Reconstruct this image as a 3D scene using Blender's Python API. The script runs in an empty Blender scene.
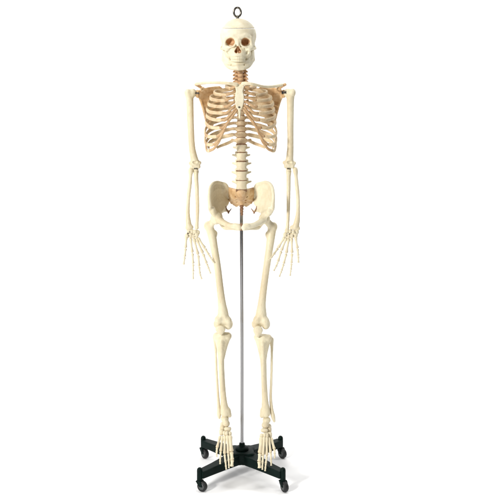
import bpy, math, random
import numpy as np
from mathutils import Vector

random.seed(7)
C = bpy.context.scene.collection
# ------------------------------------------------------------------ camera geometry (mm)
D = 3960.0          # camera to pole
S0 = 3.762          # mm per photo pixel in the plane of the pole
H = 1649.0          # camera height
HOR = 35.0          # photo row of the horizon

def W(px, py, y=0.0):
    k = (D + y) / D
    return np.array([(px - 250.0) * S0 * k, y, H + (HOR - py) * S0 * k])

def WP(lst, rr=None):
    return [W(*p[:3]) for p in lst]

# ------------------------------------------------------------------ signed distance modelling
class F:
    def __init__(s, fn, lo, hi):
        s.fn, s.lo, s.hi = fn, np.array(lo, float), np.array(hi, float)

def cone(a, b, ra, rb):
    a = np.array(a, float); b = np.array(b, float)
    ab = b - a; L = max(float(ab @ ab), 1e-6)
    def fn(P):
        X, Y, Z = P
        dx, dy, dz = X - a[0], Y - a[1], Z - a[2]
        t = np.clip((dx * ab[0] + dy * ab[1] + dz * ab[2]) / L, 0, 1)
        return np.sqrt((dx - t * ab[0]) ** 2 + (dy - t * ab[1]) ** 2 + (dz - t * ab[2]) ** 2) - (ra + (rb - ra) * t)
    r = max(ra, rb)
    return F(fn, np.minimum(a, b) - r, np.maximum(a, b) + r)

def ell(c, r):
    c = np.array(c, float); r = np.array(r, float) * np.ones(3)
    def fn(P):
        q = [(P[i] - c[i]) / r[i] for i in range(3)]
        k0 = np.sqrt(q[0] ** 2 + q[1] ** 2 + q[2] ** 2)
        k1 = np.sqrt((q[0] / r[0]) ** 2 + (q[1] / r[1]) ** 2 + (q[2] / r[2]) ** 2) + 1e-6
        return k0 * (k0 - 1) / k1
    return F(fn, c - r, c + r)

def smin(a, b, k):
    h = np.clip(.5 + .5 * (b - a) / k, 0, 1)
    return b + (a - b) * h - k * h * (1 - h)

def U(k, *fs):
    def fn(P):
        v = fs[0].fn(P)
        for f in fs[1:]:
            v = smin(v, f.fn(P), k) if k > 0 else np.minimum(v, f.fn(P))
        return v
    return F(fn, np.min([f.lo for f in fs], 0), np.max([f.hi for f in fs], 0))

def SUB(k, a, *bs):
    def fn(P):
        v = a.fn(P)
        for b in bs:
            v = -smin(-v, b.fn(P), k)
        return v
    return F(fn, a.lo, a.hi)

def CUT(a, fn2):
    return F(lambda P: np.maximum(a.fn(P), fn2(P)), a.lo, a.hi)

def catmull(pts, n):
    pts = [np.array(p, float) for p in pts]
    P = [2 * pts[0] - pts[1]] + pts + [2 * pts[-1] - pts[-2]]
    out = []
    m = len(pts) - 1
    for i in range(n + 1):
        u = i / n * m
        j = min(int(u), m - 1); t = u - j
        a, b, c, d = P[j:j + 4]
        out.append(.5 * ((2 * b) + (c - a) * t + (2 * a - 5 * b + 4 * c - d) * t * t + (3 * b - a - 3 * c + d) * t ** 3))
    return out

def chain(pr, n=None):
    """pr: list of (x,y,z,r) ; smooth tapering tube"""
    q = catmull(pr, n or 3 * (len(pr) - 1))
    return U(0, *[cone(q[i][:3], q[i + 1][:3], q[i][3], q[i + 1][3]) for i in range(len(q) - 1)])

def pchain(lst, n=None):
    """lst: (px,py,y,r)"""
    return chain([np.append(W(a, b, c), r) for a, b, c, r in lst], n)

def pball(px, py, y, r):
    return ell(W(px, py, y), r)

def poly2(pts, U_, V_):
    n = len(pts)
    d = np.full(U_.shape, 1e12, np.float32); s = np.ones(U_.shape, np.float32)
    for i in range(n):
        ax, ay = pts[i]; bx, by = pts[(i + 1) % n]
        ex, ey = bx - ax, by - ay
        wx, wy = U_ - ax, V_ - ay
        t = np.clip((wx * ex + wy * ey) / (ex * ex + ey * ey + 1e-9), 0, 1)
        d = np.minimum(d, (wx - ex * t) ** 2 + (wy - ey * t) ** 2)
        c1 = V_ >= ay; c2 = V_ < by; c3 = ex * wy > ey * wx
        s = np.where((c1 & c2 & c3) | (~c1 & ~c2 & ~c3), -s, s)
    return s * np.sqrt(d)

def plate(outline_px, ydepth, yfn, th, soft=3.0):
    """sheet in the x-z plane with an outline, bent in depth by yfn(x,z)"""
    pts = [(W(a, b, ydepth)[0], W(a, b, ydepth)[2]) for a, b in outline_px]
    xs = [p[0] for p in pts]; zs = [p[1] for p in pts]
    ys = [float(yfn(np.float64(p[0]), np.float64(p[1]))) for p in pts]
    def fn(P):
        X, Y, Z = P
        p = poly2(pts, X, Z)
        w = np.abs(Y - yfn(X, Z)) - th(X, Z) if callable(th) else np.abs(Y - yfn(X, Z)) - th
        return -smin(-p, -w, soft)
    return F(fn, (min(xs), min(ys) - 25, min(zs)), (max(xs), max(ys) + 25, max(zs)))

EDG = [((0,0,0),(1,0,0)),((0,1,0),(1,1,0)),((0,0,1),(1,0,1)),((0,1,1),(1,1,1)),
       ((0,0,0),(0,1,0)),((1,0,0),(1,1,0)),((0,0,1),(0,1,1)),((1,0,1),(1,1,1)),
       ((0,0,0),(0,0,1)),((1,0,0),(1,0,1)),((0,1,0),(0,1,1)),((1,1,0),(1,1,1))]

def polygonise(f, h):
    lo = f.lo - 4 * h; hi = f.hi + 4 * h
    n = np.ceil((hi - lo) / h).astype(int) + 1
    ax = [lo[i] + h * np.arange(n[i]) for i in range(3)]
    P = np.meshgrid(*[a.astype(np.float32) for a in ax], indexing='ij')
    v = f.fn(P).astype(np.float32)
    # a little unevenness so that no surface is perfectly smooth
    v += .22 * np.sin(P[0] * .31 + 1.3 * np.sin(P[2] * .17)) * np.sin(P[2] * .23 + P[1] * .29)
    v[[0, -1]] = 1; v[:, [0, -1]] = 1; v[:, :, [0, -1]] = 1
    nx, ny, nz = v.shape
    def sl(c): return v[c[0]:nx - 1 + c[0], c[1]:ny - 1 + c[1], c[2]:nz - 1 + c[2]]
    cnt = np.zeros((nx - 1, ny - 1, nz - 1), np.int32)
    acc = np.zeros((nx - 1, ny - 1, nz - 1, 3), np.float32)
    for a, b in EDG:
        va, vb = sl(a), sl(b)
        m = (va < 0) != (vb < 0)
        t = np.where(m, va / np.where(m, va - vb, 1), 0)
        cnt += m
        for i in range(3):
            acc[..., i] += np.where(m, a[i] + t * (b[i] - a[i]), 0)
    act = cnt > 0
    idx = np.full(cnt.shape, -1, np.int64)
    idx[act] = np.arange(act.sum())
    ijk = np.argwhere(act)
    verts = lo + h * (ijk + acc[act] / cnt[act][:, None])
    faces = []
    ins = v < 0
    for axis in range(3):
        a = [slice(None)] * 3; b = [slice(None)] * 3
        a[axis] = slice(0, -1); b[axis] = slice(1, None)
        A = ins[tuple(a)]; B = ins[tuple(b)]
        e = np.argwhere(A != B)
        o1, o2 = [(1, 2), (2, 0), (0, 1)][axis]
        e = e[(e[:, o1] > 0) & (e[:, o2] > 0)]
        fl = A[tuple(e.T)]
        def g(d1, d2):
            q = e.copy(); q[:, o1] -= d1; q[:, o2] -= d2
            return idx[tuple(q.T)]
        q = np.stack([g(1, 1), g(0, 1), g(0, 0), g(1, 0)], 1)
        q[~fl] = q[~fl][:, ::-1]
        faces.append(q)
    faces = np.concatenate(faces)
    # relax a little: removes the stair-steps of the voxel grid
    e = np.concatenate([faces[:, [0, 1]], faces[:, [1, 2]], faces[:, [2, 3]], faces[:, [3, 0]]])
    nv = len(verts)
    for lam in (.5, -.52):
        s = np.zeros((nv, 3)); c = np.zeros(nv)
        for i in range(3):
            s[:, i] = np.bincount(e[:, 0], verts[e[:, 1], i], nv) + np.bincount(e[:, 1], verts[e[:, 0], i], nv)
        c = np.bincount(e[:, 0], minlength=nv) + np.bincount(e[:, 1], minlength=nv)
        verts = verts + lam * (s / np.maximum(c, 1)[:, None] - verts)
    return verts, faces

# ------------------------------------------------------------------ direct meshes
def merge(*ms):
    V = []; Fc = []; n = 0
    for v, f in ms:
        V.append(np.array(v, float)); Fc += [[i + n for i in q] for q in f]; n += len(v)
    return np.concatenate(V), Fc

def sweep(path, sec, outward, ns=12):
    """path: points; sec: list of (half height, half thickness); outward: fn(point)->normal"""
    V = []; Fc = []
    n = len(path)
    for i in range(n):
        t = path[min(i + 1, n - 1)] - path[max(i - 1, 0)]; t = t / np.linalg.norm(t)
        o = outward(path[i]); o = o - t * (o @ t); o = o / (np.linalg.norm(o) + 1e-9)
        b = np.cross(t, o)
        hw, th = sec[i]
        for j in range(ns):
            a = 2 * math.pi * j / ns
            V.append(path[i] + o * th * math.cos(a) + b * hw * math.sin(a))
    for i in range(n - 1):
        for j in range(ns):
            j2 = (j + 1) % ns
            Fc.append([i * ns + j, i * ns + j2, (i + 1) * ns + j2, (i + 1) * ns + j])
    V.append(path[0]); V.append(path[-1])
    for j in range(ns):
        j2 = (j + 1) % ns
        Fc.append([n * ns, j2, j]); Fc.append([n * ns + 1, (n - 1) * ns + j, (n - 1) * ns + j2])
    return np.array(V), Fc

def tubem(path, r, ns=12):
    path = [np.array(p, float) for p in path]
    rr = [r] * len(path) if not hasattr(r, '__len__') else r
    t = path[-1] - path[0]
    ref = np.array([0, 1, 0.]) if abs(t[1]) < .8 * np.linalg.norm(t) else np.array([1., 0, 0])
    return sweep(path, [(q, q) for q in rr], lambda p: ref, ns)

PROF = [(0, .15), (.015, .45), (.045, .75), (.085, .93), (.13, .98), (.19, .9), (.27, .74), (.42, .64), (.56, .62), (.7, .68), (.8, .82), (.87, .95), (.92, .95), (.955, .78), (.985, .45), (1, .15)]
def small_bone(a, b, r, bow=0.0, flat=.85, fill=0.0):
    """metacarpal / phalanx: knuckled ends, waisted shaft"""
    a = np.array(a, float); b = np.array(b, float)
    L = np.linalg.norm(b - a)
    path = [a + (b - a) * t + np.array([0, -bow * L * math.sin(math.pi * t), 0]) for t, _ in PROF]
    return sweep(path, [(r * qq, r * qq * flat) for qq in [q + fill * max(0, .92 - q) * (1 if .1 < t < .9 else 0) for t, q in PROF]], lambda p: np.array([0, -1., 0]), 10)

def lathe(prof, c, axis='z', ns=32):
    """prof: (r, h) list"""
    V = []; Fc = []
    n = len(prof)
    for r, h in prof:
        for j in range(ns):
            a = 2 * math.pi * j / ns
            p = (r * math.cos(a), r * math.sin(a), h)
            if axis == 'x': p = (p[2], p[0], p[1])
            if axis == 'y': p = (p[1], p[2], p[0])
            V.append(np.array(p) + c)
    for i in range(n - 1):
        for j in range(ns):
            j2 = (j + 1) % ns
            Fc.append([i * ns + j, i * ns + j2, (i + 1) * ns + j2, (i + 1) * ns + j])
    Fc.append(list(range(ns))[::-1]); Fc.append([(n - 1) * ns + j for j in range(ns)])
    return np.array(V), Fc

# ------------------------------------------------------------------ materials
def mat(name, cols, rough=.5, scale=18., bump=.0, metal=0., spec=.4, fine=160., sss=0., stretch=1., stain=None):
    m = bpy.data.materials.new(name); m.use_nodes = True
    nt = m.node_tree; N = nt.nodes; L = nt.links
    b = N['Principled BSDF']
    tc = N.new('ShaderNodeTexCoord')
    no = N.new('ShaderNodeTexNoise'); no.inputs['Scale'].default_value = scale
    no.inputs['Detail'].default_value = 7; no.inputs['Roughness'].default_value = .62
    mp = N.new('ShaderNodeMapping'); mp.inputs['Scale'].default_value = (1, 1, stretch)
    L.new(tc.outputs['Object'], mp.inputs['Vector']); L.new(mp.outputs['Vector'], no.inputs['Vector'])
    cr = N.new('ShaderNodeValToRGB')
    els = cr.color_ramp.elements
    lo, hi = .3, .7
    els[0].position = lo; els[0].color = (*cols[0], 1)
    els[1].position = hi; els[1].color = (*cols[-1], 1)
    for i, c in enumerate(cols[1:-1]):
        e = els.new(lo + (hi - lo) * (i + 1) / (len(cols) - 1)); e.color = (*c, 1)
    L.new(no.outputs['Fac'], cr.inputs['Fac'])
    col = cr.outputs['Color']
    if stain:
        # brown handling stains in loose patches, and scattered dark pores
        for sc_n, lo_n, hi_n, amt, det in ((9., .50, .72, stain[3], 5), (230., .66, .74, stain[3] * .8, 2)):
            n3 = N.new('ShaderNodeTexNoise'); n3.inputs['Scale'].default_value = sc_n; n3.inputs['Detail'].default_value = det
            n3.inputs['Roughness'].default_value = .65
            L.new(mp.outputs['Vector'], n3.inputs['Vector'])
            m3 = N.new('ShaderNodeMapRange'); m3.inputs['From Min'].default_value = lo_n; m3.inputs['From Max'].default_value = hi_n
            m3.inputs['To Max'].default_value = amt
            L.new(n3.outputs['Fac'], m3.inputs['Value'])
            mx = N.new('ShaderNodeMixRGB'); mx.inputs['Color2'].default_value = (*stain[:3], 1)
            L.new(m3.outputs['Result'], mx.inputs['Fac']); L.new(col, mx.inputs['Color1'])
            col = mx.outputs['Color']
    L.new(col, b.inputs['Base Color'])
    b.inputs['Metallic'].default_value = metal
    b.inputs['Specular IOR Level'].default_value = spec
    mr = N.new('ShaderNodeMapRange'); mr.inputs['To Min'].default_value = rough - .07; mr.inputs['To Max'].default_value = rough + .1
    L.new(no.outputs['Fac'], mr.inputs['Value']); L.new(mr.outputs['Result'], b.inputs['Roughness'])
    if sss:
        b.inputs['Subsurface Weight'].default_value = sss
        b.inputs['Subsurface Radius'].default_value = (1, .7, .4)
        b.inputs['Subsurface Scale'].default_value = .003
    if bump:
        n2 = N.new('ShaderNodeTexNoise'); n2.inputs['Scale'].default_value = fine; n2.inputs['Detail'].default_value = 4
        L.new(tc.outputs['Object'], n2.inputs['Vector'])
        bp = N.new('ShaderNodeBump'); bp.inputs['Strength'].default_value = bump; bp.inputs['Distance'].default_value = .002
        L.new(n2.outputs['Fac'], bp.inputs['Height']); L.new(bp.outputs['Normal'], b.inputs['Normal'])
    return m

M = {
    'bone':  mat('ivory_bone', [(.64, .545, .36), (.73, .655, .465), (.78, .72, .54)], .46, 34, .45, stretch=.35, stain=(.42, .28, .14, .55)),
    'pale':  mat('pale_bone', [(.69, .61, .42), (.77, .71, .53), (.79, .745, .58)], .48, 26, .35, stain=(.50, .36, .18, .45)),
    'tan':   mat('tan_bone', [(.45, .25, .10), (.66, .45, .24), (.77, .62, .40)], .5, 30, .45, stain=(.30, .13, .05, .6)),
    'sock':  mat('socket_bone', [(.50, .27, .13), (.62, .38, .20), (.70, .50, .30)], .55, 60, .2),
    'rib':   mat('rib_bone', [(.50, .33, .18), (.67, .53, .33), (.75, .64, .44)], .5, 30, .35, stain=(.36, .20, .09, .6)),
    'cart':  mat('cartilage', [(.36, .20, .09), (.48, .30, .15), (.58, .41, .23)], .5, 40, .2),
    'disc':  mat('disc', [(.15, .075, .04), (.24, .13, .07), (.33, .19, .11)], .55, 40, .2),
    'spine': mat('spine_bone', [(.52, .34, .18), (.70, .55, .35), (.76, .66, .46)], .5, 40, .35, stain=(.36, .18, .08, .6)),
    'neck':  mat('neck_bone', [(.36, .18, .085), (.52, .31, .16), (.66, .48, .29)], .5, 60, .3),
    'teeth': mat('tooth', [(.70, .63, .44), (.77, .71, .53)], .35, 60, 0),
    'steel': mat('screw_steel', [(.05, .045, .04), (.12, .11, .10)], .4, 80, 0, .8),
    'ring':  mat('ring_steel', [(.13, .12, .10), (.24, .22, .19)], .3, 60, 0, .95),
    'chrome': mat('chrome', [(.30, .30, .31), (.34, .34, .35)], .2, 4, 0, 1.),
    'iron':  mat('green_black_paint', [(.001, .006, .0045), (.002, .010, .008)], .5, 40, .15, 0., .1, 300),
    'tyre':  mat('black_rubber', [(.005, .006, .006), (.010, .011, .011)], .55, 60, .1),
    'hub':   mat('caster_hub', [(.05, .055, .055), (.11, .115, .115)], .4, 60, 0, .6),
    'floor': mat('white_studio_paper', [(.95, .95, .95), (.96, .96, .96)], .75, 3, 0, 0, .1),
}

# ------------------------------------------------------------------ object helpers
WLOC = {}
def thing(name, label, cat, loc):
    o = bpy.data.objects.new(name, None); C.objects.link(o)
    o.location = np.array(loc) / 1000.; o['label'] = label; o['category'] = cat
    o.empty_display_size = .05
    WLOC[o.name] = np.array(loc, float)
    return o

def part(name, vf, m, parent, smooth=True, bevel=0, label=None):
    v, f = vf
    v = np.asarray(v, float); c = (v.min(0) + v.max(0)) / 2
    me = bpy.data.meshes.new(name)
    f = [list(map(int, q)) for q in f]
    me.from_pydata([tuple(p) for p in (v - c) / 1000.], [], f)
    me.update()
    if smooth:
        me.polygons.foreach_set('use_smooth', [True] * len(me.polygons))
    me.materials.append(M[m])
    o = bpy.data.objects.new(name, me); C.objects.link(o)
    WLOC[o.name] = c
    if parent is not None:
        o.parent = parent; o.location = (c - WLOC[parent.name]) / 1000.
    else:
        o.location = c / 1000.
    if label: o['label'] = label
    if bevel:
        b = o.modifiers.new('bevel', 'BEVEL'); b.width = bevel / 1000.; b.segments = 3; b.limit_method = 'ANGLE'
        b.angle_limit = math.radians(35)
    return o

def place(name, me_obj, c, parent, scale=(1, 1, 1), rot=(0, 0, 0)):
    """another object on the mesh of me_obj"""
    o = bpy.data.objects.new(name, me_obj.data); C.objects.link(o)
    WLOC[o.name] = np.array(c, float)
    o.parent = parent; o.location = (np.array(c) - WLOC[parent.name]) / 1000.
    o.scale = scale; o.rotation_euler = rot
    return o

# ================================================================== THE SKELETON
skel = thing('skeleton_model', 'ivory human skeleton model hanging upright with a steel ring on top of its skull', 'skeleton', W(241, 473.3, 0))

# ------------------------------------------------------------------ skull
SO = W(238.0, 41.5, -70); SO[1] = 0
def sk(x, y, z): return np.array([SO[0] + x, y, SO[2] + z])
def sE(x, y, z, a, b, c): return ell(sk(x, y, z), (a, b, c))
def sC(*p): return chain([np.append(sk(x, y, z), r) for x, y, z, r in p])
def both(fn):
    return [fn(-1), fn(1)]

cran = U(22, sE(0, 12, 20, 67, 92, 64), sE(0, -20, 26, 60, 64, 54), sE(0, 14, -18, 52, 66, 30))
cran = U(10, cran, *both(lambda s: sC((s * 8, -83, 16, 6), (s * 26, -82, 21, 6), (s * 44, -70, 14, 6))))          # brow
cran = SUB(10, cran, *both(lambda s: sE(s * 73, -46, 2, 15, 30, 26)))                                             # temples
face = [sC((0, -80, 10, 8), (0, -87, 0, 6.5), (0, -94, -14, 5)),                                                 # nose bridge
        sE(0, -58, -36, 36, 27, 26), sE(0, -62, -50, 30, 27, 13)]
for s in (-1, 1):
    face += [sC((s * 47, -68, 12, 5), (s * 49, -66, -4, 5.5), (s * 48, -66, -20, 8), (s * 40, -70, -27, 9)),      # outer orbit rim, cheek
             sC((s * 48, -66, -20, 6), (s * 30, -79, -20, 5), (s * 14, -84, -14, 4.5), (s * 10, -86, 0, 5)),      # lower orbit rim
             sC((s * 42, -68, -26, 9), (s * 34, -66, -40, 8), (s * 28, -64, -48, 6)),
             sC((s * 50, -62, -24, 7), (s * 60, -42, -27, 5), (s * 65, -16, -26, 4.2), (s * 62, 8, -22, 5)),      # cheek arch
             sC((s * 52, 22, -20, 13), (s * 49, 22, -44, 7)), sE(s * 34, -44, -43, 14, 24, 18), sE(s * 31, -38, -56, 9, 22, 10),                                                    # mastoid
             ]
skull = U(7, cran, *face)
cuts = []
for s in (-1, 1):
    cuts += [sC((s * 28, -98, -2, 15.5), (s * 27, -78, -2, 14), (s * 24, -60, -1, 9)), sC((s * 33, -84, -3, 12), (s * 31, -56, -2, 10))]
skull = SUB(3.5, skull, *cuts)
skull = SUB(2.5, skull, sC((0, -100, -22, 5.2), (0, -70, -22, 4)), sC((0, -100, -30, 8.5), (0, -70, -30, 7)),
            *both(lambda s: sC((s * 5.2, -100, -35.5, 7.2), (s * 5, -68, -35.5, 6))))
skull = SUB(3, skull, *both(lambda s: sE(s * 36, -74, -42, 7, 8, 8)))
skull = U(2, skull, sC((0, -86, -41, 2.2), (0, -74, -30, 1.6), (0, -70, -18, 1.6)))                              # septum / spine
skull = SUB(4, skull, sE(0, 20, -52, 17, 20, 16), sE(0, -40, -66, 17, 26, 14))
CUTZ = SO[2] + 48.0
lower = CUT(skull, lambda P: P[2] - (CUTZ - .9))
upper = CUT(skull, lambda P: (CUTZ + .9) - P[2])
lower = F(lower.fn, skull.lo, (skull.hi[0], skull.hi[1], CUTZ + 4)); upper = F(upper.fn, (skull.lo[0], skull.lo[1], CUTZ - 4), skull.hi)
skull_o = part('skull', polygonise(lower, 1.5), 'pale', skel)
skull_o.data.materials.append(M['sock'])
_co = np.zeros(len(skull_o.data.vertices) * 3, np.float32); skull_o.data.vertices.foreach_get('co', _co)
_co = _co.reshape(-1, 3) * 1000 + WLOC[skull_o.name]
_P = tuple(_co[:, i] for i in range(3))
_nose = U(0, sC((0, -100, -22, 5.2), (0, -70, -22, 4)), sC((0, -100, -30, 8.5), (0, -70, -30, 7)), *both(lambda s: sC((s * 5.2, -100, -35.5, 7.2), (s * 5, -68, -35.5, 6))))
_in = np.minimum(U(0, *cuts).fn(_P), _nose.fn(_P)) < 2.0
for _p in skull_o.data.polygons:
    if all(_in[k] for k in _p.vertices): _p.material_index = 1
part('skull_cap', polygonise(upper, 1.8), 'pale', skull_o)
# lower jaw
jw = []
for s in (-1, 1):
    lowp = [(0, -76, -96, 9), (s * 18, -73, -97, 9), (s * 35, -57, -93, 8), (s * 47, -28, -82, 7.5), (s * 54, -2, -70, 7)]
    upp = [(0, -70, -80, 7), (s * 15, -68, -79, 7), (s * 29, -54, -76, 7.5), (s * 42, -30, -67, 7.5), (s * 52, -6, -56, 6)]
    jw += [sC(*lowp), sC(*upp),
           sC((s * 54, 0, -68, 7), (s * 55, 6, -48, 6), (s * 54, 8, -28, 6)),
           sC((s * 48, -16, -62, 6.5), (s * 51, -16, -44, 5), (s * 51, -18, -30, 3)),
           sC((s * 52, -8, -64, 6), (s * 53, -5, -46, 5)), sC((s * 48, -26, -60, 8), (s * 49, -27, -40, 7)), sC((s * 50, -10, -58, 6), (s * 52, -10, -40, 6)), sC((s * 33, -42, -66, 7), (s * 46, -18, -56, 7))]
jaw = U(10, *jw)
jaw = SUB(3, jaw, *both(lambda s: sE(s * 24, -70, -87, 2, 5, 2)))
jaw_o = part('mandible', polygonise(jaw, 1.5), 'pale', skull_o)
# teeth
def teeth(zc, hgt, sign, rx, ry, yc):
    ms = []
    a = math.radians(-90 - 74); ws = [7.5, 7.5, 6.6, 6.6, 7, 6.6, 8, 8, 6.6, 7, 6.6, 6.6, 7.5, 7.5]
    tot = sum(ws); acc = 0
    for w in ws:
        t = math.radians(-90 - 76 + 152 * (acc + w / 2) / tot); acc += w
        c = sk(rx * math.cos(t), yc + ry * math.sin(t), zc)
        tan = np.array([-rx * math.sin(t), ry * math.cos(t), 0]); tan /= np.linalg.norm(tan)
        out = np.array([tan[1], -tan[0], 0])
        V = []
        rows = [(-1, .74, .75), (-.4, .95, 1), (.35, 1, 1), (.82, .92, .75), (1, .6, .4)]
        for hz, sw, sd in rows:
            for (u, v2) in ((-1, -.8), (-.55, -1), (.55, -1), (1, -.8), (1, .6), (.5, 1), (-.5, 1), (-1, .6)):
                V.append(c + tan * u * sw * w * .47 - out * v2 * sd * 3.4 + np.array([0, 0, sign * hz * hgt / 2]))
        Fc = []
        for i in range(4):
            for j in range(8):
                j2 = (j + 1) % 8
                Fc.append([i * 8 + j, i * 8 + j2, (i + 1) * 8 + j2, (i + 1) * 8 + j])
        Fc += [list(range(8))[::-1], [32 + j for j in range(8)]]
        ms.append((V, Fc))
    return merge(*ms)
part('upper_teeth', teeth(-60.5, 11.5, -1, 27, 36, -52), 'teeth', skull_o)
part('lower_teeth', teeth(-70.5, 10, 1, 25.5, 33.5, -51), 'teeth', skull_o)
# hanging ring at the crown
top = sk(-2, -6, 84)
rc = W(237.4, 12.2, -6)
ring = [rc + np.array([13.2 * math.sin(a), 2.5 * math.sin(a), 17.5 * math.cos(a)]) for a in np.linspace(0, 2 * math.pi, 33)]
V, Fc = sweep(ring[:-1] + [ring[0]], [(4.1, 4.1)] * 33, lambda p: p - rc, 10)
stem = lathe([(1, -4), (5.2, -4), (5.2, 6), (9, 6), (10, 3), (10, -1)][::-1] and [(11, -8), (11, -1), (9.5, 1.5), (6, 2.5), (5.6, 8), (6.5, 10), (5, 13), (2, 14)], top)
part('hanging_ring', merge((V, Fc), stem), 'ring', skull_o)

# ------------------------------------------------------------------ spine
def vbody(rx, ry, h):
    def fn(P):
        X, Y, Z = P
        q = np.sqrt((X / rx) ** 2 + (Y / ry) ** 2)
        w = 1 - .2 * (1 - np.clip(2 * Z / h, -1, 1) ** 4)
        a = (q - w) * min(rx, ry); b = np.abs(Z) - h / 2
        return -smin(-a, -b, 3.0)
    return F(fn, (-rx, -ry, -h / 2), (rx, ry, h / 2))

def CL(*p): return chain(p)
def lumbar():
    fs = [vbody(24, 17, 31.5)]
    for s in (-1, 1):
        fs += [CL((s * 13, 12, 5, 6), (s * 15, 30, 5, 5)), CL((s * 15, 30, 4, 5.5), (0, 44, -3, 5)),
               CL((s * 15, 26, 5, 5), (s * 26, 27, 8, 4.6), (s * 34, 29, 10, 3.8)),
               CL((s * 17, 26, 6, 6), (s * 20, 25, 19, 6)), CL((s * 14, 35, 0, 5), (s * 13, 37, -17, 5))]
    fs += [CL((0, 44, 2, 4), (0, 70, -2, 4)), CL((0, 44, -10, 4), (0, 72, -12, 4.5)), CL((0, 44, -4, 4), (0, 70, -7, 4))]
    return U(4, *fs)
def thoracic():
    fs = [vbody(17, 15, 19)]
    for s in (-1, 1):
        fs += [CL((s * 10, 10, 3, 5), (s * 12, 25, 3, 4.5)), CL((s * 12, 25, 2, 4.5), (0, 36, -4, 4.5)),
               CL((s * 12, 24, 3, 5), (s * 22, 32, 6, 4.2), (s * 29, 37, 8, 5)),
               CL((s * 11, 27, 3, 4), (s * 11, 27, 13, 3.5)), CL((s * 10, 30, 0, 4), (s * 10, 30, -11, 3.5)), ell((s * 15, 9, 5), 5)]
    fs += [CL((0, 36, -4, 4.5), (0, 52, -18, 3.5), (0, 60, -30, 3.5))]
    return U(4, *fs)
def cervical():
    fs = [vbody(13, 10, 13)]
    for s in (-1, 1):
        fs += [CL((s * 9, 5, 1, 4), (s * 20, 6, -1, 3.6), (s * 26, 2, -3, 3.4)), CL((s * 19, 10, 0, 4), (s * 25, 8, -2, 3.4)),
               CL((s * 16, 9, 0, 5), (s * 15, 22, 0, 4.5)), CL((s * 15, 20, 0, 4.5), (0, 32, -3, 4)),
               CL((s * 17, 12, -6, 5), (s * 17, 14, 7, 5))]
        fs += [CL((0, 32, -3, 3.6), (s * 4, 46, -9, 3))]
    return U(3, *fs)
def atlas():
    fs = []
    for s in (-1, 1):
        fs += [CL((0, -10, 0, 5), (s * 15, -4, 0, 7), (s * 20, 8, 0, 7), (s * 13, 25, 0, 4.5), (0, 32, 0, 4.5)),
               CL((s * 20, 4, 0, 6), (s * 36, 6, -1, 4.5))]
    return U(4, *fs)
def mesh_of(f, h):
    v, fc = polygonise(f, h)
    return v, fc
proto = {}
LEV = []
cpy = [60, 63.7, 67.4, 71.1, 74.8, 78.5, 82.2]
for i, p in enumerate(cpy):
    LEV.append(('c', p, [-2, -2, -4, -6, -5, -2, 3][i], 240.0 + .1 * i, .92 + .02 * i))
tp = [86.2]
for i in range(11): tp.append(tp[-1] + 4.05 + .19 * i)
TD = [9, 15, 21, 26, 29, 31, 31, 29, 25, 19, 12, 5]
for i, p in enumerate(tp):
    LEV.append(('t', p, TD[i], 240.6 + .05 * i, [.86, .86, .86, .87, .88, .9, .93, .97, 1.02, 1.07, 1.13, 1.18][i]))
for i, p in enumerate([148.8, 157.0, 166.0, 175.5, 184.8]):
    LEV.append(('l', p, [-3, -12, -19, -23, -24][i], 241.3 + .06 * i, [.86, .92, .98, 1.0, 1.0][i]))
VTXT = {'c': cervical, 't': thoracic, 'l': lumbar}
def disc_mesh(rx, ry, h):
    return lathe([(rx * .9, -h / 2), (rx, -h * .28), (rx * 1.02, 0), (rx, h * .28), (rx * .9, h / 2)], np.zeros(3))
VERT = []
for i, (k, p, y, px, sc) in enumerate(LEV):
    c = W(px, p, y)
    key = 'a' if i == 0 else k
    if key not in proto:
        v, fc = polygonise(atlas() if key == 'a' else VTXT[k](), 1.3)
        o = part('vertebra', (v, fc), {'c': 'neck', 'a': 'neck', 't': 'spine', 'l': 'bone'}[key], skel)
        # re-centre the mesh on the body of the vertebra
        mid = (v.min(0) + v.max(0)) / 2
        o.data.transform(__import__('mathutils').Matrix.Translation(Vector(mid / 1000.)))
        o.location = (c - WLOC[skel.name]) / 1000.; WLOC[o.name] = c
        proto[key] = o
        o.scale = (sc, sc, sc)
    else:
        o = place('vertebra', proto[key], c, skel, (sc, sc, sc))
    # tilt follows the curve of the spine
    if i + 1 < len(LEV):
        nx = LEV[i + 1]; cn = W(nx[3], nx[1], nx[2])
    else:
        cn = W(241.4, 193.5, -26)
    o.rotation_euler = (math.atan2(c[1] - cn[1], c[2] - cn[2]) * -.8, 0, random.uniform(-.03, .03))
    VERT.append((o, c, cn, k, sc))
for i, (o, c, cn, k, sc) in enumerate(VERT):
    if i == 0: continue
    L = np.linalg.norm(cn - c)
    bh = {'c': 13, 't': 19, 'l': 31.5}[k] * sc
    nb = VERT[i + 1] if i + 1 < len(VERT) else None
    bh2 = {'c': 13, 't': 19, 'l': 31.5}[nb[3]] * nb[4] if nb else 8
    h = max(L - bh / 2 - bh2 / 2, 1.5) + 1.6
    rx, ry = {'c': (12.4, 9.6), 't': (16.4, 14.4), 'l': (22.3, 15.8)}[k]
    d = (c - cn) / L
    mid = c - d * (bh / 2 + (L - bh / 2 - bh2 / 2) / 2)
    v, fc = lathe([(.84, -.5), (.92, -.3), (.94, 0), (.92, .3), (.84, .5)], np.zeros(3))
    v = v * np.array([rx * sc, ry * sc, h])
    v = v + mid
    do = part('intervertebral_disc', (v, fc), 'disc', skel)
    do.rotation_euler = (-math.atan2(c[1] - cn[1], c[2] - cn[2]), 0, 0)
    # becomes a piece of its vertebra
    mw = o.location.copy(); do.parent = o
    from mathutils import Matrix, Euler
    Mo = Matrix.LocRotScale(o.location, o.rotation_euler, o.scale)
    do.matrix_parent_inverse = Mo.inverted()

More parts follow.
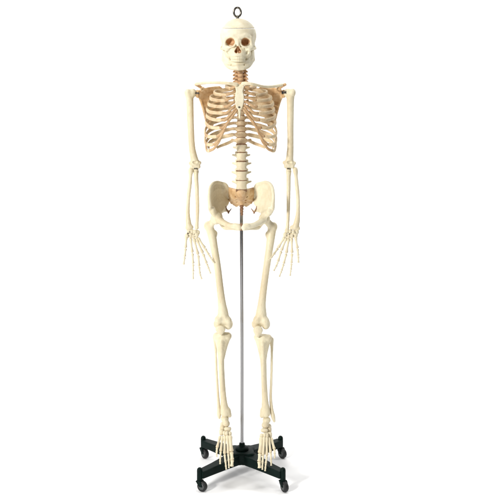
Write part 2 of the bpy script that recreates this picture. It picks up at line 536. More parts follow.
# ------------------------------------------------------------------ ribs
CX = 240.8
hw = [16, 26.5, 30.5, 32.4, 33.6, 34.4, 34.8, 35.2, 35.5, 35.2, 33, 24]
ends = [(10, 89), (14, 95), (15, 100.6), (16, 106.6), (17, 113), (18.5, 120), (20.5, 128), (23.5, 136.6), (27, 144.6), (31, 150.6)]
yend = [-84, -98, -106, -110, -112, -112, -110, -106, -98, -88]
stn = [(4.6, 86.5), (4.9, 91.4), (4.6, 96.6), (4.4, 101), (4, 104.4), (3.6, 107), (3, 109.4)]
yaxis = -12
def outward(p):
    c = W(CX, 110, -12)
    v = np.array([(p[0] - c[0]), (p[1] + 12) * 1.25, 0.])
    return v / (np.linalg.norm(v) + 1e-6)
for i in range(12):
    hy = tp[i] - 1.2
    for s in (-1, 1):
        w = hw[i] * (1 + random.uniform(-.012, .012))
        d0 = TD[i]
        j = lambda a: random.uniform(-a, a)
        if i < 10:
            ex, ey = ends[i]
            dz = ey - hy
            q = [(s * 4.6, hy, d0 + 8), (s * 8, hy + .02 * dz, d0 + 32), (s * w * .56, hy + .14 * dz, max(d0 + 42, 52) - (8 if i < 2 else 0)),
                 (s * w * .88, hy + .36 * dz, 32 - (10 if i == 0 else 0)), (s * w, hy + .62 * dz + j(.3), -14),
                 (s * w * .93, hy + .86 * dz + j(.3), -60 + (14 if i < 2 else 0)), (s * (w * .45 + ex * .55), hy + .99 * dz, yend[i] + 16), (s * ex, ey, yend[i])]
            if i >= 7:
                q[4] = (s * w, hy + .66 * dz, -14); q[5] = (s * w * .985, hy + .93 * dz, -56); q[6] = (s * (w * .55 + ex * .45), hy + 1.01 * dz, yend[i] + 12)
            if i == 0:
                q = [(s * 4.6, hy, d0 + 8), (s * 8, hy - .3, d0 + 28), (s * 13.5, hy + .5, d0 + 10), (s * 15, hy + 1.6, -25), (s * 13, hy + 2.6, -60), (s * ex, ey, yend[i])]
        elif i == 10:
            q = [(s * 4.6, hy, d0 + 8), (s * 8, hy + .6, d0 + 34), (s * w * .6, hy + 3.4, 52), (s * w * .92, hy + 7.6, 28), (s * w, hy + 11.5, -10), (s * w * .97, hy + 13.6, -36)]
        else:
            q = [(s * 4.6, hy, d0 + 8), (s * 8, hy + .8, d0 + 34), (s * w * .55, hy + 3.2, 50), (s * w * .85, hy + 6, 36), (s * w, hy + 7.8, 16)]
        path = catmull([W(CX + a, b, c) for a, b, c in q], 44)
        sec = []
        for t in np.linspace(0, 1, 45):
            h = 6.0 + 1.9 * math.sin(math.pi * min(1, t * 1.1)) + (.7 if t > .9 and i < 10 else 0)
            th = 3.2 + .5 * math.sin(math.pi * t)
            e = min(1, (t / .02) ** .5 if t < .02 else 1, ((1 - t) / .015) ** .5 if t > .985 else 1)
            e = max(e, .35)
            hd = 1.25 if t < .05 else 1
            if i == 11: h *= .8
            sec.append((h * e * (.82 if t < .2 else 1) * hd, th * e * hd))
        rib = part('rib', sweep(path, sec, outward, 14), 'rib', skel)
        if i < 7:
            ex, ey = ends[i]; sx, sy = stn[i]
            sd = -93 - (sy - 84) * .95
            mm = [(.25, .30), (.25, .22), (.3, .2), (.33, .2), (.36, .12), (.42, .05), (.5, .0)][i]
            if i < 3:
                cp = [(s * ex, ey, yend[i]), (s * (ex * .6 + sx * .4), ey * .55 + sy * .45, yend[i] * .5 + sd * .5 - 3), (s * sx, sy, sd)]
            else:
                dp = [0, 0, 0, .8, 1.6, 2.2, 1.2][i]
                cp = [(s * ex, ey, yend[i]), (s * (ex * .75 + sx * .25), ey + dp * .45 - (ey - sy) * .10, yend[i] - 6), (s * (ex * .35 + sx * .65), ey * .42 + sy * .58 + dp * .4, (yend[i] + sd) / 2 - 5), (s * sx, sy, sd)]
        elif i < 10:
            ex, ey = ends[i]
            cp = {7: [(23.5, 136.6, -106), (18, 132, -114), (14.3, 124.8, -118), (11.5, 120.3, -119)],
                  8: [(27, 144.6, -98), (22.5, 140.6, -108), (18.5, 134, -114), (16.2, 129, -117)],
                  9: [(31, 150.6, -88), (27, 148.6, -98), (22, 142, -106), (20, 137.5, -111)]}[i]
            cp = [(s * a, b, c) for a, b, c in cp]
        else:
            cp = None
        if cp:
            cpath = catmull([W(CX - .4 * (1 if i < 7 else 0) + a if k else CX + a, b, c) for k, (a, b, c) in enumerate(cp)], 20)
            sec = [((5.6 if i else 6) * (1 - .22 * t) * (1 if t < .97 else .8), 3.9 * (1 - .1 * t)) for t in np.linspace(0, 1, 21)]
            part('costal_cartilage', sweep(cpath, sec, outward, 12), 'cart', rib)

# ------------------------------------------------------------------ breastbone, shoulder girdle
so = [(235, 85), (236.6, 83.6), (238.4, 84), (239.7, 84.6), (241.2, 84), (243, 83.6), (244.6, 85), (243.9, 88), (243, 91), (243.9, 94.5), (244.3, 99),
      (243.7, 104), (242.4, 107.6), (241.2, 109.6), (240.9, 113), (240.5, 117.8), (239.4, 118.6), (238.6, 116.5), (238.4, 112), (237.6, 109.4), (235.9, 107), (234.9, 103), (234.6, 98),
      (235.2, 94.5), (236, 91), (235.3, 88)]
zt = W(0, 84, -93)[2]
stf = plate(so, -105, lambda X, Z: -93 - (zt - Z) * .26 + 0 * X, lambda X, Z: np.where(Z < W(0, 109, -112)[2], 3.2, 5.0), 4)
st_o = part('sternum', polygonise(stf, 1.4), 'pale', skel)
sc_ = W(239.0, 107.2, -122)
part('screw', lathe([(3.4, 0), (3.4, -1.5), (2.6, -2.6), (.6, -3)], sc_, 'y', 16), 'steel', st_o)
def clav(lst): return pchain(lst, 18)
part('clavicle', polygonise(clav([(236.3, 84.6, -100, 8), (233, 83.9, -103, 6.5), (226, 83.2, -104, 5.6), (214, 82.6, -70, 5), (204, 83, -28, 5.4), (197, 84, -8, 6)]), 1.4), 'bone', skel)
part('clavicle', polygonise(clav([(243.2, 83.9, -100, 8), (246.5, 83.4, -103, 6.5), (253, 84.2, -104, 5.6), (264, 86.6, -72, 5), (274, 86.4, -30, 5.4), (281.5, 85, -8, 6)]), 1.4), 'bone', skel)

def scapula(s):
    m = lambda a: a if s < 0 else 481.0 - a
    ol = [(199, 90), (202, 88.6), (208, 87.2), (214, 86.6), (219.5, 86.4), (222, 88.5), (222.3, 95), (220.5, 104), (217, 115), (212.5, 126), (210, 129.5), (208, 128.5), (206.3, 121), (203.8, 111), (201.3, 102), (199, 96.5)]
    ol = [(m(a), b) for a, b in ol]
    if s > 0: ol = ol[::-1]
    x0 = W(m(198), 90, 20)[0]
    def yf(X, Z):
        u = np.abs(X - x0)
        return 22 + u * .62 + 6 * np.sin(u / 95 * math.pi) + (Z - 1380) * .02
    def yat(px, py): 
        p = W(m(px), py, 40); return float(yf(p[0], p[2]))
    fs = [plate(ol, 45, yf, 2.6, 3)]
    b1 = [(199, 96.5), (201.3, 102), (203.8, 111), (206.3, 121), (209.3, 128)]
    fs.append(pchain([(m(a), b, yat(a, b), 4.5) for a, b in b1], 8))
    b2 = [(222, 89), (222, 95), (220, 104), (216.8, 115), (212.3, 125.5)]
    fs.append(pchain([(m(a), b, yat(a, b), 3) for a, b in b2], 8))
    fs.append(pchain([(m(221), 96, yat(221, 96) + 3, 4), (m(212), 93.5, yat(212, 93) + 12, 5), (m(204), 89.5, 52, 5.5), (m(199), 86, 34, 6.5), (m(196.2), 84.6, 10, 6), (m(195.8), 84.6, -2, 5)], 12))
    fs.append(U(0, pball(m(197.4), 93.8, 10, (9, 12, 16))))
    fs.append(pchain([(m(202), 90, 18, 7), (m(203), 88.4, -4, 6), (m(200.8), 89.6, -20, 5)], 6))
    return U(5, *fs)
for s in (-1, 1):
    part('scapula', polygonise(scapula(s), 1.6), 'tan', skel)

# ------------------------------------------------------------------ arms
def humerus(pts, head, tub, epi, troch):
    fs = [pchain(pts)]
    fs.append(pball(*head)); fs.append(pball(*tub))
    a, b = epi; fs.append(cone(W(*a[:3]), W(*b[:3]), a[3], b[3]))
    a, b = troch; fs.append(cone(W(*a[:3]), W(*b[:3]), a[3], b[3]))
    f = U(7, *fs)
    mx = (epi[0][0] + epi[1][0]) / 2
    return SUB(3, f, pball(mx + .2, 162.4, -14, (10, 5, 6)), pball(mx, 162.2, 14, (10, 7, 8)))
hl = part('humerus', polygonise(humerus([(189.3, 95, 0, 15), (189.9, 102, 0, 13.6), (190.2, 113, 0, 13), (190.9, 130, 0, 12), (192, 147, -2, 12), (193.6, 156, -3, 13.5), (194.8, 161, -3, 15)],
      (192.2, 93.2, 4, 17), (187.6, 92.6, -4, (12, 14, 14)), ((190.6, 163.2, -2, 7), (199.6, 162.8, 0, 7)), ((192, 166.6, -6, 8), (198.4, 166.8, -5, 8))), 1.5), 'bone', skel)
hr = part('humerus', polygonise(humerus([(290.6, 95, 0, 15), (290.4, 102, 0, 13.6), (290.4, 113, 0, 13), (290.4, 130, 0, 12), (290.4, 147, -2, 12), (289.8, 156, -3, 13.5), (289.4, 161, -3, 15)],
      (288, 93.2, 4, 17), (292.6, 92.4, -4, (12, 14, 14)), ((284.4, 162.6, 0, 7), (294.2, 163.2, -2, 7)), ((286, 166.4, -5, 8), (292.4, 166.4, -6, 8))), 1.5), 'bone', skel)
def ulna(pts, px):
    fs = [pchain(pts), pchain([(px, 163.8, 17, 9), (px, 167.5, 17, 10), (px, 171.5, 6, 9)]), pball(px, 170, -10, (8.5, 7, 6))]
    return U(6, *fs)
ul = part('ulna', polygonise(ulna([(196, 172, 4, 9), (196.2, 178, -1, 8), (197, 192, -10, 7.2), (197.5, 210, -22, 6.4), (197.1, 222, -30, 5.8), (196.8, 227.8, -34, 7.2)], 196), 1.4), 'bone', skel)
ur = part('ulna', polygonise(ulna([(288.6, 172, 4, 9), (288.6, 178, -1, 8), (288.5, 192, -10, 7.2), (288.3, 210, -22, 6.4), (287.8, 222, -30, 5.8), (287.4, 227.8, -34, 7.2)], 288.6), 1.4), 'bone', skel)
def radius(pts, blobs):
    return U(6, pchain(pts), *[pball(*b) for b in blobs])
part('radius', polygonise(radius([(191, 169.8, -4, 9.5), (190.7, 172.4, -4, 9), (190.5, 176.5, -5, 6.2), (190, 183, -8, 7.2), (188.4, 198, -16, 6.8), (187.8, 213, -26, 7.4), (188.4, 222, -32, 10), (189.2, 227, -36, 11)],
     [(187.2, 228, -36, 7), (191.2, 227.2, -36, 8)]), 1.4), 'bone', skel)
part('radius', polygonise(radius([(295.2, 169.6, -4, 9.5), (295.5, 171.8, -4, 9), (296.1, 176.7, -5, 6.2), (296.6, 183, -8, 7.2), (298, 198, -16, 6.8), (298, 213, -26, 7.6), (296.8, 222, -32, 11), (295.2, 227, -36, 11)],
     [(298, 228.4, -36, 8), (292, 227.6, -36, 8.5)]), 1.4), 'bone', skel)
# joint hardware
def bolt(a, b, r, parent):
    a = W(*a); b = W(*b); d = (b - a) / np.linalg.norm(b - a)
    path = [a, a + d * 2, a + d * 2.2, b - d * 2.2, b - d * 2, b]
    part('joint_screw', tubem(path, [r * 1.5, r * 1.5, r, r, r * 1.5, r * 1.5], 12), 'steel', parent)
bolt((199, 93.2, -2), (193, 93.0, -8), 3, hl)
bolt((282, 92.6, -3), (286.4, 92.4, -8), 4.4, hr)
bolt((194.2, 168.9, -14), (197.2, 168.5, -14), 1.7, ul)
bolt((287.2, 168.7, -14), (290.6, 168.9, -14), 1.7, ur)

def blobmesh(c, r, seed, rough=.16):
    rnd = random.Random(seed)
    dirs = [np.array([rnd.gauss(0, 1) for _ in range(3)]) for _ in range(7)]
    dirs = [d / np.linalg.norm(d) for d in dirs]; am = [rnd.uniform(-rough, rough) for _ in dirs]
    V = []; Fc = []; nu, nv = 14, 9
    r = np.array(r, float) * np.ones(3)
    for i in range(nv + 1):
        th = math.pi * i / nv
        for j in range(nu):
            ph = 2 * math.pi * j / nu
            n = np.array([math.sin(th) * math.cos(ph), math.sin(th) * math.sin(ph), math.cos(th)])
            # squarish pebble
            q = np.sign(n) * np.abs(n) ** .8
            f = 1 + sum(a * (1 if d @ n > .35 else (d @ n)) for a, d in zip(am, dirs))
            V.append(c + q * r * f)
    for i in range(nv):
        for j in range(nu):
            j2 = (j + 1) % nu
            Fc.append([i * nu + j, (i + 1) * nu + j, (i + 1) * nu + j2, i * nu + j2])
    return np.array(V), Fc

def hand(carpals, rays, seed):
    car = merge(*[blobmesh(W(a, b, c), (8.2, 7.5, 9), seed + k) for k, (a, b, c) in enumerate(carpals)])
    h = part('hand', car, 'bone', skel)
    wires = []
    for n, ray in enumerate(rays):
        for k in range(len(ray) - 1):
            a = W(*ray[k]); b = W(*ray[k + 1]); d = (b - a); L = np.linalg.norm(d); d = d / L
            r = ([6.3, 5.7, 5.0, 4.2] if n else [6.5, 5.8, 5.0])[k]
            part('metacarpal' if k == 0 else 'phalanx', small_bone(a + d * (.3 if k else -4), b - d * .3, r, .03), 'bone', h)
        # fine wire running through the finger
    ks = []
    for a, b in ((0, 1), (1, 2), (2, 3), (4, 5), (6, 7), (0, 4), (2, 6)):
        p, q = W(*carpals[a]), W(*carpals[b]); mid = (p + q) / 2 + np.array([0, -5, 0]); d = (q - p) / np.linalg.norm(q - p)
        ks.append(tubem(catmull([mid - d * 4 + np.array([0, 3, 0]), mid + np.array([0, -2, 0]), mid + d * 4 + np.array([0, 3, 0])], 6), 1.5, 6))
    part('wrist_wire', merge(*ks), 'steel', h)
    return h
cl = [(188.2, 231.6, -37), (191.8, 231.6, -37), (195.2, 231.8, -36), (197.8, 232.4, -36), (187.4, 235.2, -41), (190.5, 235.6, -41), (193.8, 235.8, -41), (196.8, 236, -40)]
rl = [[(186.2, 237.6, -45), (185.6, 248.2, -56), (184.6, 257, -62), (183.6, 264.8, -66)],
      [(190.6, 238.8, -43), (192.4, 253, -50), (193.1, 264, -56), (193.1, 272, -60), (193.1, 279.4, -63)],
      [(194, 239, -43), (198.2, 255, -48), (199.2, 266.6, -54), (199.9, 274, -58), (201.8, 279.3, -62)],
      [(196.6, 239, -42), (203, 253.6, -46), (206.7, 263.6, -52), (208.9, 269.2, -56), (210.7, 273.8, -60)],
      [(198.4, 238.4, -41), (205, 248.4, -44), (208.9, 255, -49), (211.3, 258.8, -53), (213.6, 262.6, -56)]]
hand(cl, rl, 10)
crr = [(296.2, 232, -37), (292.8, 232, -37), (289.6, 232, -36), (286.6, 231.6, -36), (295, 235.4, -41), (291.8, 235.8, -41), (288.6, 235.8, -41), (285.4, 235.2, -40)]
rr_ = [[(295.6, 238, -45), (297.5, 248.6, -56), (298.2, 256, -62), (298.4, 263, -66)],
       [(291.6, 239, -43), (292, 253.4, -50), (291.4, 263.4, -56), (290.8, 270, -60), (290, 276, -63)],
       [(288.6, 239.2, -43), (286.2, 253.6, -48), (283.6, 264, -54), (281.4, 271, -58), (279.2, 277, -62)],
       [(286, 238.6, -42), (281.2, 250.8, -46), (277.8, 262, -52), (275.9, 266.8, -56), (273.6, 271, -60)],
       [(284.2, 237.6, -41), (278, 248, -44), (273.4, 254.6, -58), (271.2, 257.6, -64), (269, 260.4, -68)]]
hand(crr, rr_, 40)

# ------------------------------------------------------------------ pelvis
def hip(s):
    m = lambda a: a if s < 0 else 482.6 - a
    crest = [(228.4, 197, 32, 7), (228, 190.5, 28, 7), (225.6, 185, 18, 7), (221.5, 183, 8, 5), (217.5, 182, -14, 5), (213.4, 183.2, -38, 5.4), (210.6, 187, -58, 6), (209.4, 193, -76, 6), (209.2, 199.5, -90, 6), (210, 206.4, -98, 7)]
    base = [(227, 201.5, 26, 8), (226, 203.5, 20, 8), (224.6, 205.5, 14, 8), (222.8, 207.6, 6, 9), (221, 209.5, -6, 10), (219, 211.5, -18, 11), (217.6, 213, -28, 12), (216.2, 214, -38, 12), (215, 214, -48, 12), (213.6, 213, -62, 10)]
    cr = catmull([np.append(W(m(a), b, c), r) for a, b, c, r in crest], 30)
    ba = catmull([np.append(W(m(a), b, c), r) for a, b, c, r in base], 30)
    cx = W(m(215), 214, -44)
    fs = []
    for a, b in zip(cr, ba):
        md = (a[:3] + b[:3]) / 2 + np.array([s * 7, 5, 0])
        q = catmull([a, np.append(md, 5.0), b], 4)
        fs += [cone(q[i][:3], q[i + 1][:3], q[i][3] * (.55 if i == 0 else 1), q[i + 1][3]) for i in range(4)]
    wing = U(4, *fs)
    rim = U(0, *[cone(cr[i][:3], cr[i + 1][:3], cr[i][3], cr[i + 1][3]) for i in range(30)])
    wing = U(4, wing, rim)
    ac = pball(m(216.6), 217.6, -44, (23, 25, 25))
    body = U(9, wing, ac,
             pchain([(m(218.5), 219.5, -60, 12), (m(223), 222.4, -84, 11), (m(229), 225.2, -104, 9.5), (m(235.5), 226.4, -114, 10), (m(239.6), 226.8, -116, 9.5)]),      # pubis
             pchain([(m(218.5), 218, -20, 14), (m(222.5), 223, 2, 13), (m(225.5), 226.5, -2, 13), (m(229.5), 228, -40, 7.5), (m(235), 228.6, -92, 6.5), (m(239.4), 229, -110, 6)]),   # seat bone
             pball(m(235.6), 225, -120, (7, 5, 5)), pball(m(238.6), 227.2, -119, (6, 7, 10)),
             pchain([(m(221), 211, 6, 10), (m(225), 210, 16, 7), (m(229), 211.5, 20, 3.5)]),
             pchain([(m(213.6), 211, -68, 8), (m(213.2), 208, -84, 6)]))
    return SUB(3, body, pball(m(213.4), 219.3, -47, 22.5))
for s in (-1, 1):
    part('hip_bone', polygonise(hip(s), 1.7), 'bone' if s < 0 else 'pale', skel)  # right hip is paler: its brighter lighting is put into the colour
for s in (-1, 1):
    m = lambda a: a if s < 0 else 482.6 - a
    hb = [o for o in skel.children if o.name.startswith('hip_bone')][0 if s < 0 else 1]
    part('dark_hook', polygonise(U(2, pchain([(m(225.6), 206.5, 6, 2.6), (m(226.8), 209.5, 10, 2.6), (m(228.6), 213.2, 14, 2.4)]), pchain([(m(228.4), 213, 14, 2.4), (m(229.8), 210.6, 18, 2.2), (m(231.4), 208.6, 22, 1.6)])), 1.2), 'disc', hb)  # dark brown forked hook on the inner edge of each hip bone
part('pubic_cartilage', polygonise(pchain([(241.3, 225, -119, 6.5), (241.3, 229.2, -116, 6)]), 1.3), 'disc', skel)
# sacrum with tail bone
def sacrum():
    fs = [U(6, cone(W(241.4, 193.2, -24), W(241.4, 196, -14), 21, 18))]
    for s in (-1, 1):
        m = lambda a: 241.3 + s * a
        for (a0, b0, c0), (a1, b1, c1), r in [((3, 192.5, -14), (14.5, 188.6, 42), 9), ((3, 193.5, -12), (14.5, 192.5, 44), 9), ((3, 195, -8), (14, 196.5, 44), 9), ((3, 197, 0), (12.6, 200, 40), 8),
                                             ((2, 199, 10), (9.5, 202.5, 36), 7), ((1.5, 201, 20), (7, 204, 38), 7), ((1, 203, 28), (5, 205.6, 38), 6)]:
            fs.append(cone(W(m(a0), b0, c0), W(m(a1), b1, c1), r * 1.2, r * .9))
    fs.append(pchain([(241.4, 196, -10, 15), (241.4, 199, 4, 12), (241.5, 202.5, 12, 10), (241.6, 206, 10, 8)]))
    f = U(5, *fs)
    hs = []
    for s in (-1, 1):
        for px, py, y in [(5.2, 196.5, -2), (4.4, 199.6, 11), (3.8, 202.3, 21)]:
            hs.append(pball(241.3 + s * px, py, y - 4, 4.2))
    return SUB(2.5, f, *hs)
sac = part('sacrum', polygonise(sacrum(), 1.5), 'tan', skel)
def coccyx():
    return U(3, *[pball(241.6 + .1 * i, 206.2 + 2.7 * i, 6 - 6.5 * i, (8.5 - 1.1 * i, 7, 6.2)) for i in range(4)])
part('coccyx', polygonise(coccyx(), 1.2), 'disc', sac)

# ------------------------------------------------------------------ legs
def femur(sh, head, neck, gt, lt, cond, notch):
    fs = [pchain(sh), pball(*gt), pball(*lt)] + [pball(*c) for c in cond]
    f = U(9, *fs)
    n = cone(W(*neck[0][:3]), W(*neck[1][:3]), neck[0][3], neck[1][3])
    f = U(9, f, n)
    f = U(3, f, pball(*head))
    return SUB(5, f, *[pball(*c) for c in notch])
part('femur', polygonise(femur([(208.8, 227, -20, 15), (210.6, 231, -20, 16), (212.4, 238, -23, 15.5), (214.6, 250, -31, 14), (217.7, 268, -40, 13), (220.3, 290, -44, 13.4), (222, 304, -42, 15.5), (223, 313, -38, 20), (223.3, 319, -34, 22)],
     (216, 218.8, -46, 21), ((215, 219.6, -42, 12), (209.4, 225.6, -22, 14)), (207.4, 225.4, -14, (13, 15, 15)), (215.4, 233.6, -14, (8, 9, 11)),
     [(218.6, 323.8, -24, (19, 26, 18)), (228.2, 324, -24, (17.5, 26, 20)), (218.2, 319.6, -46, (14, 14, 14)), (228.2, 320.6, -44, (13, 14, 14))],
     [(223.8, 335.2, -10, (6, 30, 15)), (223.2, 319.5, -68, (11, 13, 16))]), 1.8), 'bone', skel)
part('femur', polygonise(femur([(272.6, 228, -20, 15), (271.6, 232, -20, 16), (270.6, 239, -23, 15.5), (269, 251, -31, 14), (266, 271, -40, 13), (263, 293, -44, 13.4), (261.7, 305, -42, 15.5), (261.2, 313, -38, 20), (261, 319, -34, 22)],
     (264.4, 218.6, -46, 21), ((265.5, 219.6, -42, 12), (271.6, 226.4, -22, 14)), (273.8, 226.2, -14, (13, 15, 15)), (267.4, 234.6, -14, (8, 9, 11)),
     [(256.4, 324, -24, (18, 26, 18)), (265.8, 323.8, -26, (16.5, 26, 20)), (256.6, 320, -44, (13, 14, 14)), (265.4, 321, -46, (14, 14, 15))],
     [(261.2, 335.2, -10, (6, 30, 15)), (261, 319.5, -68, (11, 13, 16))]), 1.8), 'bone', skel)
def patella(px, py, r): 
    return U(6, pball(px, py - .8, -60, (r * .97, 8, r * .9)), pball(px - .4, py + 2.2, -58, (r * .6, 7, r * .85)))
part('patella', polygonise(U(6, pball(220.4, 329.2, -59, (19, 8, 14)), pball(220.8, 331.8, -58, (11, 7, 12))), 1.4), 'bone', skel)
part('patella', polygonise(patella(258, 331, 18.5), 1.4), 'bone', skel)
def tibia(sh, plate_, mal, tub, fl, top):
    fs = [pchain(sh)] + [pball(*p) for p in plate_] + [pchain(mal), pchain(tub)] + [pchain(q) for q in fl]
    f = U(8, *fs)
    a, b = W(*top[0]), W(*top[1])
    def cutf(P):
        zt = a[2] + (P[0] - a[0]) / (b[0] - a[0]) * (b[2] - a[2])
        return -smin(-f.fn(P), zt - P[2], 3.0)
    return F(cutf, f.lo, f.hi)
part('tibia', polygonise(tibia([(221.6, 338.5, -30, 19), (221.4, 345, -33, 16.5), (221.2, 354, -34, 12.6), (221.4, 366, -33, 11), (222.4, 384, -31, 10.6), (223.6, 400, -29, 11.8), (224.6, 409, -27, 16), (225, 412.5, -27, 17)],
     [(217.6, 335.6, -26, (16, 22, 11)), (226.9, 336.2, -26, (16, 22, 10)), (221.8, 333.6, -26, (6, 8, 8))],
     [(228, 410.5, -27, 10), (229.8, 415.5, -28, 7)], [(221.2, 343, -50, 8), (221.2, 352, -46, 6), (221.4, 370, -41, 4.5), (222.2, 390, -38, 4)], [[(217.4, 336.4, -28, 14), (219, 343, -31, 12), (221, 354, -34, 10)], [(227.6, 336, -28, 14), (225.4, 343, -31, 12), (222, 356, -34, 10)], [(222, 336, -34, 18), (222, 345, -34, 14)]], ((214, 332.6, -30), (231, 331.8, -30))), 1.6), 'bone', skel)
part('tibia', polygonise(tibia([(262.6, 339.5, -30, 19), (262.7, 346, -33, 16.5), (263, 355, -34, 12.8), (263.6, 367, -33, 11.2), (264.2, 384, -31, 10.8), (265, 400, -29, 11.8), (265.6, 409, -27, 16), (265.8, 413, -27, 17)],
     [(258.4, 336.8, -26, (16, 22, 11)), (267.4, 337.8, -26, (15, 22, 10)), (263, 335, -26, (6, 8, 8))],
     [(262.8, 411, -27, 10), (261.6, 416, -28, 7)], [(262.6, 344, -50, 8), (262.8, 353, -46, 6), (263.2, 371, -41, 4.5), (263.8, 390, -38, 4)], [[(258, 337.6, -28, 13), (260, 345, -31, 12), (262.6, 356, -34, 10)], [(268, 338, -28, 13), (266.2, 345, -31, 12), (263.6, 357, -34, 10)], [(263, 337, -34, 18), (263, 346, -34, 14)]], ((255, 334.4, -30), (272, 334.8, -30))), 1.6), 'bone', skel)
part('fibula', polygonise(pchain([(215, 337.4, -8, 9), (215.2, 341, -9, 7), (215.6, 348, -10, 4.8), (216.4, 370, -12, 4.6), (218, 396, -17, 5), (218.9, 408, -20, 6.5), (219, 414, -21, 8), (219.2, 417.6, -22, 5)]), 1.4), 'bone', skel)
part('fibula', polygonise(pchain([(271.2, 339.6, -10, 10), (271.6, 343, -10, 7.5), (271.9, 350, -10, 5), (271.6, 370, -12, 4.6), (270.8, 396, -17, 5), (271.6, 409, -20, 6.5), (273, 416, -21, 8), (274.2, 421, -22, 5)]), 1.4), 'bone', skel)

def foot(m, dy, seed):
    P3 = lambda p: W(m(p[0]), p[1] + dy, p[2])
    ta = U(7, ell(P3((224.8, 418.6, -28)), (15, 18, 12)), ell(P3((226.4, 423.6, -44)), (13, 13, 12)))
    ca = U(8, ell(P3((223.6, 425, -16)), (14, 20, 12)), ell(P3((223.2, 428.4, 8)), (13, 15, 15)), ell(P3((222.6, 428, -38)), (11, 14, 10)))
    f = part('foot', merge(polygonise(ta, 1.4)), 'bone', skel)
    part('heel_bone', polygonise(ca, 1.5), 'bone', f)
    for k, (c, r) in enumerate([((227.4, 429.2, -58), (13.5, 9, 7.5)), ((221.8, 433, -54), (9.5, 10, 11)), ((229.8, 434, -68), (7.5, 8, 8.5)), ((226.7, 433.6, -70), (6, 8, 8)), ((224.4, 434, -68), (5.5, 8, 8))]):
        part('tarsal', blobmesh(P3(c), r, seed + k, .12), 'bone', f)
    rays = [[(229.8, 435.2, -72), (231.4, 452, -108), (232.2, 460, -122), (231.8, 466.5, -130)],
            [(227.2, 434.8, -74), (228.3, 454, -113), (228.8, 461, -124), (229, 464.8, -128), (229, 468, -131)],
            [(224.8, 435.2, -72), (224.6, 454.4, -111), (225.6, 462, -123), (226, 466.2, -127), (226.3, 469.4, -130)],
            [(222.6, 435.8, -65), (220.7, 451.6, -105), (220.3, 457.6, -114), (220.2, 461, -118), (220.2, 464, -121)],
            [(220.2, 436, -58), (217, 447.8, -96), (216.7, 452, -103), (216.6, 454.4, -106), (216.8, 456.8, -108)]]
    for n, ray in enumerate(rays):
        for k in range(len(ray) - 1):
            a = P3(ray[k]); b = P3(ray[k + 1]); d = (b - a) / np.linalg.norm(b - a)
            r = ([9.5, 8, 7.5] if n == 0 else [6.2, 4.9, 4.2, 3.8])[k]
            part('metatarsal' if k == 0 else 'phalanx', small_bone(a - d * .5, b + d * .5, r, .04, .85, .35), 'bone', f)
    return f
foot(lambda a: a, 0, 70)
foot(lambda a: 491.4 - a, 1.6, 90)

# ================================================================== THE STAND
HX = W(241.6, 473.3, 0)[0]
PX = W(242, 440, 0)[0]
stand = thing('rolling_stand', 'four legged greenish black caster base with an upright chrome pole behind the skeleton', 'stand', (HX, 0, 0))
ptop = W(241.4, 208.5, 4)
pole_path = [np.array([PX, 0, 78.]), np.array([PX, 0, 500.]), np.array([(PX + ptop[0]) / 2 - .5, 0, 800.]), np.array([ptop[0], 4, ptop[2]])]
part('pole', tubem(catmull(pole_path, 30), 6.2, 24), 'chrome', stand)

def loft(secs):
    """secs: list of quads-like rings of equal length"""
    V = []; Fc = []; n = len(secs[0])
    for r in secs: V += list(r)
    for i in range(len(secs) - 1):
        for j in range(n):
            j2 = (j + 1) % n
            Fc.append([i * n + j, i * n + j2, (i + 1) * n + j2, (i + 1) * n + j])
    Fc.append(list(range(n))[::-1]); Fc.append([(len(secs) - 1) * n + j for j in range(n)])
    return np.array(V), Fc

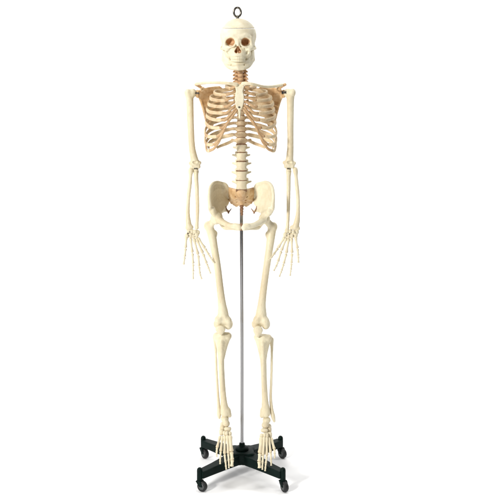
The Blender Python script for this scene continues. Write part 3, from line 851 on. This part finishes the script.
def extrude(poly, z0, z1):
    return loft([[np.array([x, y, z0]) for x, y in poly], [np.array([x, y, z1]) for x, y in poly]])
hubp = []
for a in range(0, 360, 15):
    r = 52 + 8 * math.cos(math.radians(4 * (a - 45)))
    hubp.append((HX + r * math.cos(math.radians(a)), r * .95 * math.sin(math.radians(a))))
hub = part('hub', extrude(hubp, 46, 90), 'iron', stand, bevel=5)
part('collar', lathe([(25, 88), (25, 97), (23, 100), (14, 102), (11, 104), (10.5, 114), (6.5, 116)], np.array([PX, 0, 0])), 'iron', hub)
for sx in (-1, 1):
    for sy in (-1, 1):
        e = np.array([HX + sx * 146, sy * 146, 0.])
        d = np.array([sx, sy, 0.]) / math.sqrt(2); n = np.array([-d[1], d[0], 0])
        base = np.array([HX, 0, 0.])
        secs = []
        for t, w, z0, z1 in [(38, 27, 48, 84), (80, 23, 47, 80), (140, 19, 46, 75), (212, 16.5, 45, 71)]:
            c = base + d * t
            secs.append([c + n * w + np.array([0, 0, z0]), c + n * w + np.array([0, 0, z1]), c - n * w + np.array([0, 0, z1]), c - n * w + np.array([0, 0, z0])][::-1])
        leg = part('leg', loft(secs), 'iron', stand, smooth=False, bevel=4)
        # upright end post that carries the caster
        pz = base + d * 213
        post = lathe([(6, 30), (9.5, 33), (10, 40), (10, 73), (9, 79), (5, 83), (1, 84)], pz, 'z', 24)
        part('end_post', post, 'iron', leg)
        # caster: swivel fork and wheel
        sw = np.array({(-1, -1): [.9, -.45, 0], (1, -1): [.5, -.85, 0], (-1, 1): [.6, -.8, 0], (1, 1): [.65, -.75, 0]}[(sx, sy)]); sw /= np.linalg.norm(sw)
        ax = np.array([-sw[1], sw[0], 0])
        wc = pz + sw * 11 + np.array([0, 0, 18.5])
        wheel = []
        for (r, h) in [(6, -8), (16, -8), (18, -6), (18.5, -3), (18.5, 3), (18, 6), (16, 8), (6, 8)]:
            wheel.append([wc + ax * h + r * (math.cos(a) * sw + math.sin(a) * np.array([0, 0, 1])) for a in np.linspace(0, 2 * math.pi, 28, endpoint=False)])
        cst = part('caster', loft(wheel), 'tyre', stand)
        disc = []
        for (r, h) in [(10, -9.2), (11, -8.6), (11, 8.6), (10, 9.2)]:
            disc.append([wc + ax * h + r * (math.cos(a) * sw + math.sin(a) * np.array([0, 0, 1])) for a in np.linspace(0, 2 * math.pi, 24, endpoint=False)])
        part('wheel_hub', loft(disc), 'hub', cst)
        fk = []
        for s in (-1, 1):
            for (o, z, w) in [(0, 0, 0)]:
                A = pz + ax * s * 11.5
                r4 = []
                for (u, z, w) in [(1, 35, 9), (5, 28, 8.5), (11, 18.5, 5.5)]:
                    c = A + sw * u + np.array([0, 0, z])
                    r4.append([c + sw * w - ax * 1.3, c + sw * w + ax * 1.3, c - sw * w + ax * 1.3, c - sw * w - ax * 1.3])
                fk.append(loft(r4))
        cap = []
        for z, w in [(34.5, 12.8), (38.5, 11.5)]:
            c = pz + np.array([0, 0, z]); cap.append([c + (ax * a + sw * b) * w for a, b in ((1, .8), (1, -.8), (-1, -.8), (-1, .8))])
        part('fork', merge(*fk, loft(cap)), 'iron', cst, smooth=False, bevel=.8)

# ================================================================== SETTING: white paper sweep
def sheet():
    prof = [(-4600, 0), (-3000, 0), (1200, 0)]
    for i in range(1, 13):
        a = math.radians(90 * i / 12)
        prof.append((1200 + 1300 * math.sin(a), 1300 * (1 - math.cos(a))))
    prof.append((2500, 5200))
    V = []; Fc = []
    for y, z in prof:
        V += [np.array([-3000., y, z]), np.array([3000., y, z])]
    for i in range(len(prof) - 1):
        Fc.append([2 * i, 2 * i + 1, 2 * i + 3, 2 * i + 2])
    return np.array(V), Fc
fl = part('floor', sheet(), 'floor', None)
fl['kind'] = 'structure'

# ------------------------------------------------------------------ light
sc = bpy.context.scene
wd = bpy.data.worlds.new('World'); sc.world = wd; wd.use_nodes = True
bg = wd.node_tree.nodes['Background']; bg.inputs['Color'].default_value = (1, .99, .97, 1); bg.inputs['Strength'].default_value = .04
def area(name, loc, tgt, size, power, col=(1, 1, 1)):
    l = bpy.data.lights.new(name, 'AREA'); l.shape = 'RECTANGLE'; l.size = size[0]; l.size_y = size[1]; l.energy = power; l.color = col
    o = bpy.data.objects.new(name, l); C.objects.link(o); o.location = loc
    o.rotation_euler = (Vector(tgt) - Vector(loc)).to_track_quat('-Z', 'Y').to_euler()
    return o
area('key_softbox', (-3.6, -4.7, 2.8), (0, 0, .95), (.8, .8), 375, (1, .98, .95))
area('overhead_softbox', (.2, -.2, 6.6), (0, -.1, 0), (2.4, 2.4), 155)
area('backdrop_lamp', (-3.4, .6, 3.4), (0, 2.4, 1.2), (.8, 1.6), 74)
area('backdrop_lamp', (3.4, .6, 3.4), (0, 2.4, 1.2), (.8, 1.6), 74)

# ------------------------------------------------------------------ camera
cam = bpy.data.cameras.new('camera'); co = bpy.data.objects.new('camera', cam); C.objects.link(co)
co.location = (0, -D / 1000., H / 1000.); co.rotation_euler = (math.pi / 2, 0, 0)
cam.sensor_width = 36; cam.lens = 36 * (D / S0) / 500.; cam.shift_x = 0; cam.shift_y = -(250 - HOR) / 500.
cam.clip_end = 100
sc.camera = co
sc.view_settings.view_transform = 'Standard'; sc.view_settings.look = 'None'; sc.view_settings.gamma = 1
sc.view_settings.exposure = 0.0
